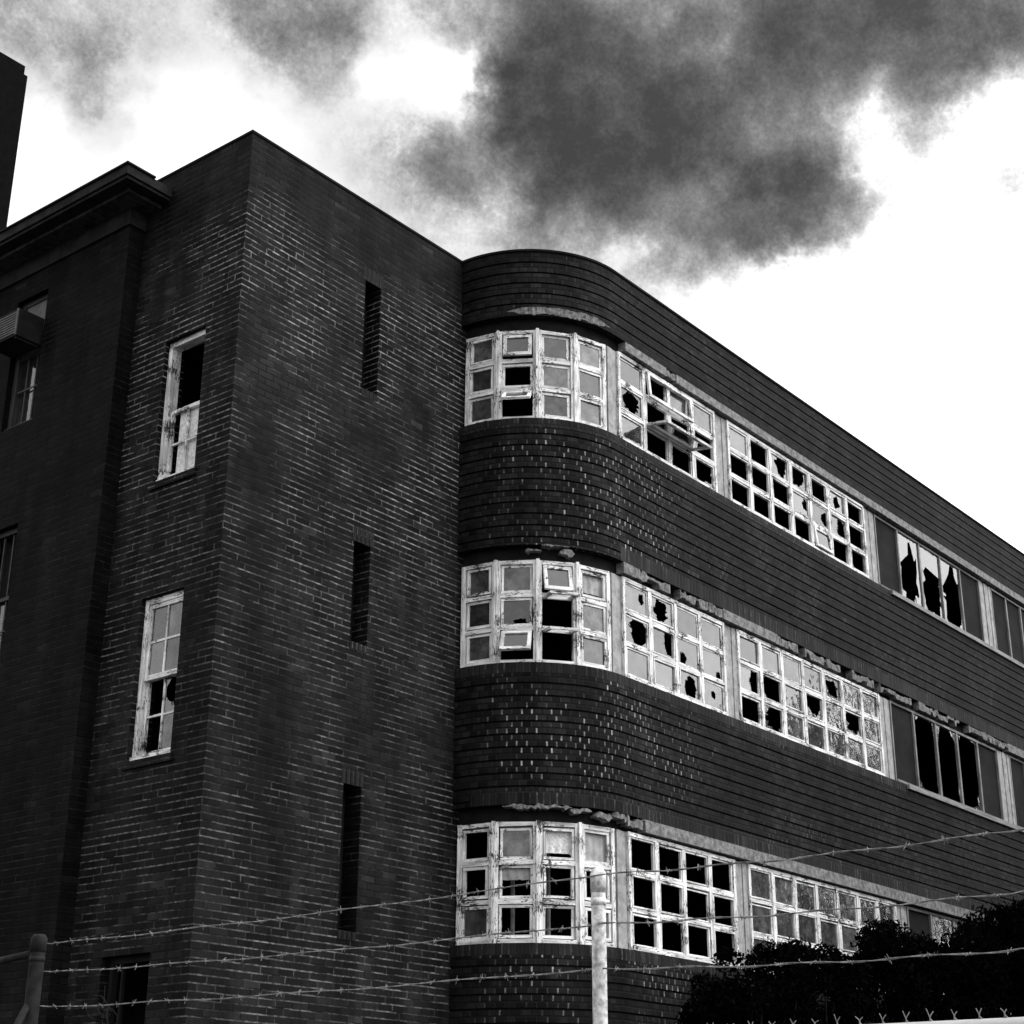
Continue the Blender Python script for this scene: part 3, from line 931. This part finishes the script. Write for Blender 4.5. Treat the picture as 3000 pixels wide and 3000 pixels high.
# ---- sash windows of the tower's left face
def sash_window(fr, u0, u1, z0, z1, m, upper, lower, label=None, n=-0.085):
    """double hung sash: box frame set back in the reveal; upper / lower list panes for 2 x 2 lights, None = sash missing"""
    mb = MB()
    fw = 0.075
    j = 0.004
    fr.box(mb, u0 + 0.004, u0 + fw, z0 + 0.03, z1 - 0.004, n - 0.12, n + 0.02, j)
    fr.box(mb, u1 - fw * 0.7, u1 - 0.004, z0 + 0.03, z1 - 0.004, n - 0.12, n + 0.02, j)
    fr.box(mb, u0 + fw, u1 - fw * 0.7, z1 - 0.075, z1 - 0.006, n - 0.12, n + 0.016, j)
    fr.box(mb, u0 + 0.004, u1 - 0.004, z0, z0 + 0.06, n - 0.12, n + 0.05, j)
    o = mb.build('window', m, B, label=label, bevel=0.004)
    a, b = u0 + fw, u1 - fw * 0.7
    zm = (z0 + z1) / 2
    gl = MB()
    for part, (s0, s1), nn in ((upper, (zm - 0.02, z1 - 0.075), n - 0.022), (lower, (z0 + 0.06, zm + 0.03), n - 0.064)):
        if part is None:
            continue
        sm = MB()
        st = 0.045
        fr.box(sm, a, a + st, s0, s1, nn - 0.02, nn + 0.02, 0.002)
        fr.box(sm, b - st, b, s0, s1, nn - 0.02, nn + 0.02, 0.002)
        fr.box(sm, a + st, b - st, s1 - 0.05, s1, nn - 0.02, nn + 0.021, 0.002)
        fr.box(sm, a + st, b - st, s0, s0 + 0.06, nn - 0.02, nn + 0.021, 0.002)
        um, zz = (a + b) / 2, (s0 + s1) / 2
        fr.box(sm, um - 0.014, um + 0.014, s0 + 0.06, s1 - 0.05, nn - 0.012, nn + 0.012, 0.002)
        fr.box(sm, a + st, um - 0.014, zz - 0.014, zz + 0.014, nn - 0.012, nn + 0.012, 0.002)
        fr.box(sm, um + 0.014, b - st, zz - 0.014, zz + 0.014, nn - 0.012, nn + 0.012, 0.002)
        so_ = sm.build('sash', m, o, bevel=0.003)
        cc = [(a + st, um - 0.014, zz + 0.014, s1 - 0.05), (um + 0.014, b - st, zz + 0.014, s1 - 0.05), (a + st, um - 0.014, s0 + 0.06, zz - 0.014), (um + 0.014, b - st, s0 + 0.06, zz - 0.014)]
        g1, g2 = MB(), MB()
        for kx, (c0, c1, c2, c3) in zip(part, cc):
            if kx == 'c': pane_ring(g1, fr, c0, c1, c2, c3, nn)
            if kx == 'f': pane_ring(g2, fr, c0, c1, c2, c3, nn)
            if isinstance(kx, tuple): pane_ring(g1, fr, c0, c1, c2, c3, nn, kx, 5)
        if g1.f: g1.build('glass', M_GLASS, so_)
        if g2.f: g2.build('glass', M_FROST, so_, label='frosted grey glass')
    return o
u0_, u1_, za, zb = LW[0]
oU = sash_window(FR_L, u0_, u1_, za, zb, M_PAINT, None, ['.', '.', '.', '.'])
cloth(FR_L, u0_ + 0.20, u1_ - 0.06, za + 0.06, (za + zb) / 2 + 0.0, -0.182, M_CLOTH, oU, waves=7, amp=0.008, seed=3)
u0_, u1_, za, zb = LW[1]
oM = sash_window(FR_L, u0_, u1_, za, zb, M_PAINT, ['c', 'f', 'c', 'f'], ['.', (.5, .6, .45, .45), '.', 'f'])
cloth(FR_L, u1_ - 0.22, u1_ - 0.09, (za + zb) / 2 + 0.04, zb - 0.55, -0.19, M_SHEET, oM, waves=2, seed=4)
u0_, u1_, za, zb = LW[2]
mb = MB()
FR_L.box(mb, u0_, u0_ + 0.06, za, zb, -0.2, -0.12)
FR_L.box(mb, u1_ - 0.05, u1_, za, zb, -0.2, -0.12)
FR_L.box(mb, u0_ + 0.06, u1_ - 0.05, zb - 0.07, zb, -0.2, -0.12)
FR_L.box(mb, u0_ + 0.17, u0_ + 0.20, za, zb - 0.07, -0.19, -0.15)
mb.build('window', M_PANEL, B, label='black open doorway sized window with no glass left')
# dark brick sills and flat arches of the tower's left windows
for h in LW[:2]:
    mb = MB()
    FR_L.box(mb, h[0] - 0.05, h[1] + 0.05, h[2] - 0.09, h[2] - 0.002, -0.1, 0.03)
    mb.build('sill', M_TOWER, B, bevel=0.004)

# ---- left wing: brick front, cornice, windows
FR_LW = Frame(-LP, 16.0, 0, -1)    # u = 16 - y
LWH = [(16 - 4.40, 16 - 3.704, 10.79, 12.77), (16 - 4.42, 16 - 3.725, 7.40, 9.31), (16 - 8.4, 16 - 7.7, 10.79, 12.77), (16 - 8.4, 16 - 7.7, 7.40, 9.31), (16 - 4.42, 16 - 3.725, 4.1, 6.0)]
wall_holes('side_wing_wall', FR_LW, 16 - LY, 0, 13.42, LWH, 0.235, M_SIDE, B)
mb = MB()
def cbox(z0, z1, o):
    mb.box(-LP - o, 0.0 - 0.002, LY - o, 16, z0, z1)
cbox(13.47, 13.60, 0.50)
mb.box(-LP - 0.47, -0.002, LY - 0.47, 16, 13.425, 13.468)
mb.box(-LP - 0.53, -0.3, LY - 0.53, 16, 13.602, 13.625)
cor = mb.build('cornice', M_CORN, B, bevel=0.006)
mb = MB()
cbox(13.372, 13.4235, 0.30)
mb.build('bed_mould', M_CORNL, cor, bevel=0.006)
mb = MB()
mb.box(-LP - 0.035, -LP - 0.002, LY - 0.03, 16, 13.12, 13.37)
mb.box(-LP - 0.002, -0.002, LY - 0.03, LY - 0.002, 13.12, 13.37)
mb.build('frieze', M_CORN, B)
mb = MB()
mb.box(0.33, 9, 8.01, 16, 12.9, 13.1)
mb.box(-0.0, 0.32, 8.01, 16, 12.9, 13.1)
mb.build('roof', M_COPE, B)
mb = MB()
mb.box(1.2, 1.3, 2.05, 7.7, 0, TOP - 0.7)
mb.box(1.2, 1.3, 8.1, 15.9, 0, 12.8)
mb.build('inner_wall', M_DARK, B)
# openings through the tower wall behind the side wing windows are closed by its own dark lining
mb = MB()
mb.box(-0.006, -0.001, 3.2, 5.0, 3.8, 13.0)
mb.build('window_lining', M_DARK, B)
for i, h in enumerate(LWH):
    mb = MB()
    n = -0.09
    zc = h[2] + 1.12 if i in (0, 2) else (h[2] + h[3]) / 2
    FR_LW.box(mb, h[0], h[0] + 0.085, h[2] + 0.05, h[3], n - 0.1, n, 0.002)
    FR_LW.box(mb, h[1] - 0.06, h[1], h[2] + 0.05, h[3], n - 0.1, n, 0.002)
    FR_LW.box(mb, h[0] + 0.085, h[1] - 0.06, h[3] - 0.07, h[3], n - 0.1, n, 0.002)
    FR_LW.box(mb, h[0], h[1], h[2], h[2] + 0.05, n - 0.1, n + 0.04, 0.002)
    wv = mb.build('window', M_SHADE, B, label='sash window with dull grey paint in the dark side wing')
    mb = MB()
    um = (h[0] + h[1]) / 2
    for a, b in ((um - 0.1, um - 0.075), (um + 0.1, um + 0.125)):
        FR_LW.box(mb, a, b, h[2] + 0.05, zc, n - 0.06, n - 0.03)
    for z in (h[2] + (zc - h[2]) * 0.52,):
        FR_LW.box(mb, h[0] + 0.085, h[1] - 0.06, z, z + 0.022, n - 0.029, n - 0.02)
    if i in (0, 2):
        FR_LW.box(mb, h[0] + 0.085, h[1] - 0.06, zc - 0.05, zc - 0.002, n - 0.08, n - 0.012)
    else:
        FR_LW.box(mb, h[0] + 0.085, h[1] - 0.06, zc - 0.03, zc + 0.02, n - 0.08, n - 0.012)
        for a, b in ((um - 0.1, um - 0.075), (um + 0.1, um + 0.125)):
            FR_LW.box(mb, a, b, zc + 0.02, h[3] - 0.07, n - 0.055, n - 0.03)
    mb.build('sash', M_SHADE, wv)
    mb = MB()
    if i in (0, 2):
        FR_LW.box(mb, h[0] + 0.085, h[1] - 0.06, zc + 0.004, h[3] - 0.072, n - 0.05, n - 0.02)
        mb.build('blank_panel', M_ACP, wv, label='pale board filling the upper sash')
    mb = MB()
    pane_ring(mb, FR_LW, h[0] + 0.085, h[1] - 0.06, h[2] + 0.05, zc - 0.05, n - 0.065)
    mb.build('glass', M_GLASS, wv)

# ---- chimney behind the side wing
mb = MB()
mb.box(-0.2, 1.627, 8.0, 9.63, 13.11, 19.36)
mb.box(-0.16, 1.585, 8.05, 9.58, 19.36, 19.57)
ch = mb.build('chimney', M_CHIM, B, label='black chimney stack rising behind the side wing')

# ------------------------------------------------------------------ air conditioner in the side wing window
ac = thing('air_conditioner', 'boxy metal air conditioner jutting from the dark side wing window under the cornice', 'air conditioner', (-0.42, 4.08, 11.87))
OA = (-0.42, 4.08, 11.87)
mb = MB()
mb.box(-0.60, -0.20, 3.77, 4.385, 11.92, 12.325)
mb.build('casing', M_AC, ac, OA, bevel=0.012)
mb = MB()
for k in range(9):
    z = 11.955 + k * 0.038
    mb.box(-0.612, -0.603, 3.81, 4.34, z, z + 0.022)
mb.box(-0.618, -0.603, 3.775, 3.80, 11.925, 12.32)
mb.box(-0.618, -0.603, 4.35, 4.38, 11.925, 12.32)
mb.build('grille', M_ACP, ac, OA)
mb = MB()
mb.box(-0.585, -0.245, 3.80, 3.83, 11.885, 11.918)
mb.box(-0.585, -0.245, 4.32, 4.35, 11.885, 11.918)
mb.build('bracket', M_AC, ac, OA)

# ------------------------------------------------------------------ fence
FX = -6.99
FO = (FX, -10.31, 0)
fence = thing('chain_link_fence', 'chain link fence on steel posts topped with three sagging strands of barbed wire', 'fence', FO)
def post(x, y, ztop, rad, m, label):
    mb = MB()
    mb.tube([(x, y, 0), (x, y, ztop - 0.10), (x, y, ztop - 0.095), (x, y, ztop - 0.02), (x, y, ztop - 0.006), (x, y, ztop)], [rad, rad, rad * 1.0, rad * 1.0, rad * 0.8, rad * 0.2], 20)
    o = mb.build('post', m, fence, FO, label=label, smooth=True)
    cm = MB()
    cm.tube([(x, y, ztop - 0.075), (x, y, ztop - 0.012), (x, y, ztop + 0.004)], [rad * 1.09, rad * 1.09, rad * 0.75], 20)
    cm.build('cap', m, o, smooth=True)
    bm = MB()
    bm.tube([(x, y, ztop - 0.118), (x, y, ztop - 0.095)], rad * 1.07, 20)
    bm.build('clamp', m, o, smooth=True)
    # children of a part share the part's space: shift their meshes
    for c in o.children:
        for vtx in c.data.vertices:
            vtx.co -= Vector(FO)
    return o
post(-7.055, -10.31, 2.535, 0.0245, M_STEEL, 'pale weathered steel post')
post(-6.94, -7.07, 2.58, 0.034, M_STEELD, 'dark corner post with a diagonal brace')
post(-7.2, -14.2, 2.50, 0.0245, M_STEEL, None)
WPTS = [[(-6.925, -7.04, 2.550), (-6.895, -7.101, 2.545), (-7.09, -10.335, 2.511), (-7.171, -11.844, 2.476), (-7.23, -14.2, 2.46)],
        [(-6.91, -7.04, 2.425), (-6.87, -7.09, 2.421), (-7.075, -10.32, 2.353), (-7.12, -11.805, 2.316), (-7.225, -14.2, 2.30)],
        [(-6.91, -7.04, 2.272), (-6.86, -7.09, 2.268), (-7.065, -10.30, 2.211), (-7.09, -11.768, 2.166), (-7.225, -14.2, 2.14)]]
for wi, wp_ in enumerate(WPTS):
    mb = MB()
    rs = random.Random(wi)
    pts = []
    for a, b in zip(wp_[:-1], wp_[1:]):
        a, b = Vector(a), Vector(b)
        N = int((b - a).length / 0.04)
        for i in range(N):
            t = i / N
            p = a.lerp(b, t)
            p.z += -0.012 * math.sin(math.pi * t) + 0.003 * math.sin(t * 23 + wi)
            pts.append(p)
    pts.append(Vector(wp_[-1]))
    # two twisted strands
    for ph in (0, math.pi):
        q = [p + Vector((math.cos(i * 1.1 + ph), 0, math.sin(i * 1.1 + ph))) * 0.0017 for i, p in enumerate(pts)]
        mb.tube(q, 0.0016, 5)
    dist = 0
    for i in range(2, len(pts) - 2, 3):
        p = pts[i]
        t = (pts[i + 1] - pts[i]).normalized()
        for s_ in range(2):
            ang = rs.uniform(0, 6.28)
            dv = Vector((math.cos(ang), t.y * 0.3 * rs.choice((-1, 1)), math.sin(ang))) * rs.uniform(0.011, 0.016)
            c = p + t * 0.006 * s_
            mb.tube([c - dv, c, c + dv], [0.0009, 0.0018, 0.0009], 4)
        lp = [p + t * (0.0022 * k) + Vector((math.cos(k * 1.6), 0, math.sin(k * 1.6))) * 0.0036 for k in range(9)]
        mb.tube(lp, 0.0013, 4)
    mb.build('barbed_wire', M_WIRE, fence, FO)
# top rail and woven mesh
mb = MB()
mb.tube([(-6.955, -7.1, 1.985), (-7.02, -10.31, 1.97), (-7.055, -11.73, 1.962), (-7.19, -14.2, 1.96)], 0.03, 14)
mb.build('top_rail', M_RAIL, fence, FO, smooth=True)
mb = MB()
yy = -7.15
pitch = 0.075
nrow = 26
def fx(y):
    return -6.955 + (y + 7.1) * 0.0325 + 0.042
k = 0
while yy > -14.1:
    pts = []
    for r_ in range(nrow + 1):
        z = 2.0 - r_ * pitch
        pts.append((fx(yy) - 0.0025 * (1 if r_ % 2 else -1), yy - (pitch / 2 if r_ % 2 else -pitch / 2) * 0.98, max(z, 0.03)))
    mb.tube(pts, 0.0016, 3, cap=False)
    # twisted and barbed selvage
    x, y, z = pts[0]
    k1, k2, k3 = rng.uniform(0.006, 0.012), rng.uniform(0.006, 0.012), rng.uniform(0.016, 0.028)
    mb.tube([(x, y - 0.003, z - 0.012), (x, y + 0.002, z + 0.008), (x - 0.003, y + k1, z + k3)], 0.0015, 4)
    mb.tube([(x, y + 0.003, z - 0.012), (x, y - 0.002, z + 0.008), (x + 0.003, y - k2, z + k3 * rng.uniform(0.7, 1.1))], 0.0015, 4)
    yy -= pitch
    k += 1
mb.build('wire_mesh', M_WIRE, fence, FO)
# return rail and diagonal brace of the corner post
mb = MB()
mb.tube([(-6.946, -7.04, 2.500), (-6.80, -6.58, 2.513), (-5.5, -2.5, 2.62)], 0.017, 10)
mb.build('side_rail', M_STEELD, fence, FO, smooth=True)
mb = MB()
mb.tube([(-6.945, -7.05, 2.28), (-7.07, -7.16, 2.178), (-7.9, -7.9, 0.9), (-8.5, -8.4, 0.05)], 0.016, 10)
mb.build('brace', M_STEELD, fence, FO, smooth=True)
# tangle of loose wire caught on the lowest strand
mb = MB()
rs = random.Random(5)
for q in range(7):
    pts = []
    c = Vector((-6.80, -7.40, 2.235))
    a0 = rs.uniform(0, 6.28)
    rr = rs.uniform(0.02, 0.065)
    ax = Vector((rs.uniform(-1, 1), rs.uniform(-1, 1), rs.uniform(-1, 1))).normalized()
    bx = ax.cross(Vector((0.3, 0.9, 0.2))).normalized()
    for i in range(14):
        a = a0 + i * 0.45
        pts.append(c + (ax * math.cos(a) + bx * math.sin(a)) * rr * (1 + 0.4 * math.sin(a * 2.3)))
    mb.tube(pts, 0.0018, 4)
mb.tube([(-6.80, -7.40, 2.35), (-6.80, -7.405, 2.24), (-6.805, -7.42, 2.0), (-6.81, -7.41, 1.7)], 0.002, 4)
mb.tube([(-6.80, -7.43, 2.25), (-6.80, -7.46, 2.1), (-6.81, -7.45, 1.9)], 0.002, 4)
mb.build('wire_tangle', M_STEELD, fence, FO)

# ------------------------------------------------------------------ planting
def leaf_cloud(name, m, parent, origin, blobs, count, size, droop=0.0, seed=0):
    """many small leaf blades through the volume of overlapping clumps"""
    g_ = np.random.default_rng(seed)
    bl = np.array(blobs, dtype=float)         # x y z rx ry rz
    wt = bl[:, 3] * bl[:, 4] * bl[:, 5]
    wt = wt ** 0.75
    idx = g_.choice(len(bl), size=count, p=wt / wt.sum())
    dr = g_.normal(size=(count, 3))
    dr /= np.linalg.norm(dr, axis=1)[:, None]
    rad = g_.uniform(0.35, 1.0, size=(count, 1)) ** 0.5 * g_.uniform(0.85, 1.18, size=(count, 1))
    c = bl[idx, :3] + dr * rad * bl[idx, 3:6]
    ok = c[:, 2] > 0.05
    c, count = c[ok], int(ok.sum())
    a = g_.normal(size=(count, 3))
    a[:, 2] -= droop
    a /= np.linalg.norm(a, axis=1)[:, None]
    b = np.cross(a, g_.normal(size=(count, 3)))
    b /= np.linalg.norm(b, axis=1)[:, None]
    s = size * g_.uniform(0.6, 1.5, size=(count, 1))
    v = np.stack([c - a * s, c + b * s * 0.42, c + a * s, c - b * s * 0.42], axis=1).reshape(-1, 3)
    v -= np.array(origin)
    me = bpy.data.meshes.new(name)
    me.vertices.add(count * 4)
    me.vertices.foreach_set('co', v.ravel())
    me.loops.add(count * 4)
    me.loops.foreach_set('vertex_index', np.arange(count * 4))
    me.polygons.add(count)
    me.polygons.foreach_set('loop_start', np.arange(0, count * 4, 4))
    me.update()
    me.validate()
    me.materials.append(m)
    o = bpy.data.objects.new(name, me)
    COL.objects.link(o)
    o.parent = parent
    return o

def clumps(g_, cx, cy, z0, z1, rx, ry, n, br):
    out = []
    for i in range(n):
        t = g_.uniform(0, 1)
        z = z0 + (z1 - z0) * t
        k = math.sqrt(max(0.05, 1 - max(0, (t - 0.45) / 0.62) ** 2))
        a = g_.uniform(0, 6.28)
        q = math.sqrt(g_.uniform(0, 1)) * k
        s = br * g_.uniform(0.6, 1.25)
        out.append((cx + rx * q * math.cos(a), cy + ry * q * math.sin(a), z, s, s, s * 0.85))
    return out

def plant(name, label, cat, x, y, top, rx, ry, n, count, size, m, seed, group=None, br=0.45, z0=0.3, trunk=0.06, droop=0.0, extra=()):
    g_ = np.random.default_rng(seed)
    t = thing(name, label, cat, (x, y, 0), group)
    bl = clumps(g_, x, y, z0 + br, top - br * 0.9, rx, ry, n, br) + list(extra)
    leaf_cloud('crown', m, t, (x, y, 0), bl, count, size, droop, seed)
    mb = MB()
    hub = Vector((x, y, max(0.35, z0 * 0.8)))
    mb.tube([(x, y, 0), (x + 0.03, y, hub.z * 0.6), hub], [trunk * 1.4, trunk, trunk * 0.9], 8)
    for b in bl[::2]:
        e = Vector(b[:3])
        mid = hub.lerp(e, 0.5) + Vector((0, 0, 0.1 * (top - hub.z) * 0.3))
        mb.tube([hub, mid, e], [trunk * 0.6, trunk * 0.35, trunk * 0.12], 5)
    mb.build('trunk', M_BARK, t, (x, y, 0))
    return t
GB = 'dark evergreen shrubs against the wing wall'
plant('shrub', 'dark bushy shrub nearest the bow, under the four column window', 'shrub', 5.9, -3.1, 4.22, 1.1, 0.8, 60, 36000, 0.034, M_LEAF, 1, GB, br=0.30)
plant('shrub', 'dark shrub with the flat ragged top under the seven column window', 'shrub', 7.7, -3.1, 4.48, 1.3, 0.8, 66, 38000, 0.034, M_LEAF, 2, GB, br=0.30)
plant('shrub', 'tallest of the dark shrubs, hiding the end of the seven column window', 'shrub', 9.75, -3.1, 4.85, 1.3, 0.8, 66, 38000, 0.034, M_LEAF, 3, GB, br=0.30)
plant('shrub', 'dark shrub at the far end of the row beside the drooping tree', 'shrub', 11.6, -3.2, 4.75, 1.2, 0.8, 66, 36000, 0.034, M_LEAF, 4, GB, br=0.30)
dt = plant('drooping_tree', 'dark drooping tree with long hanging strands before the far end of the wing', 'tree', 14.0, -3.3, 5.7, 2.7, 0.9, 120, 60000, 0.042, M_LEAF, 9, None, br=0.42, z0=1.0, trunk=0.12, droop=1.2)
g_ = np.random.default_rng(77)
mb = MB()
for _ in range(46):
    x, y, z = 12.0 + 3.6 * g_.uniform(), -4.25 - 0.35 * g_.uniform(), 3.9 + 1.3 * g_.uniform()
    n_ = int(g_.integers(5, 12))
    pts = [(x + 0.05 * math.sin(k * 0.9 + x), y - 0.02 * k, z - 0.11 * k) for k in range(n_)]
    mb.tube(pts, [0.007 * (1 - 0.7 * k / n_) for k in range(n_)], 4)
mb.build('hanging_strands', M_LEAF2, dt, (14.0, -3.3, 0))
# far side of the street: a belt of trees, seen mirrored in the wing's middle and lower panes; last two unseen, added nearer to shade the lower right wall
g_ = np.random.default_rng(5)
bl = []
for x, y, h, r in ((21.5, -16, 8.6, 2.6), (25, -15.5, 9.4, 2.6), (29, -15, 10.5, 2.6), (33.5, -15, 16.6, 3.0), (38.5, -15.5, 17.8, 3.4), (43.5, -15, 18.5, 3.4), (48.5, -15.5, 18.2, 3.4), (54, -15, 18, 3.5), (31.5, -18, 12, 3), (36, -18.5, 13, 3), (15.0, -8.2, 10.0, 2.3), (19.5, -7.6, 11.0, 2.4)):
    bl += clumps(g_, x, y, 2.0, h - 0.9, r, 2.4, 34, 1.0)
tb = bpy.data.objects.new('belt_and_shade_trees', None)
COL.objects.link(tb)
tb.location = (36, -15, 0)
tb['kind'] = 'stuff'
tb['label'] = 'belt of dark trees across the street, mirrored in the lower window panes, with two unseen nearer trees added to shade the wing'
leaf_cloud('foliage', M_TREE, tb, (36, -15, 0), bl, 72000, 0.16, 0.2, 8)
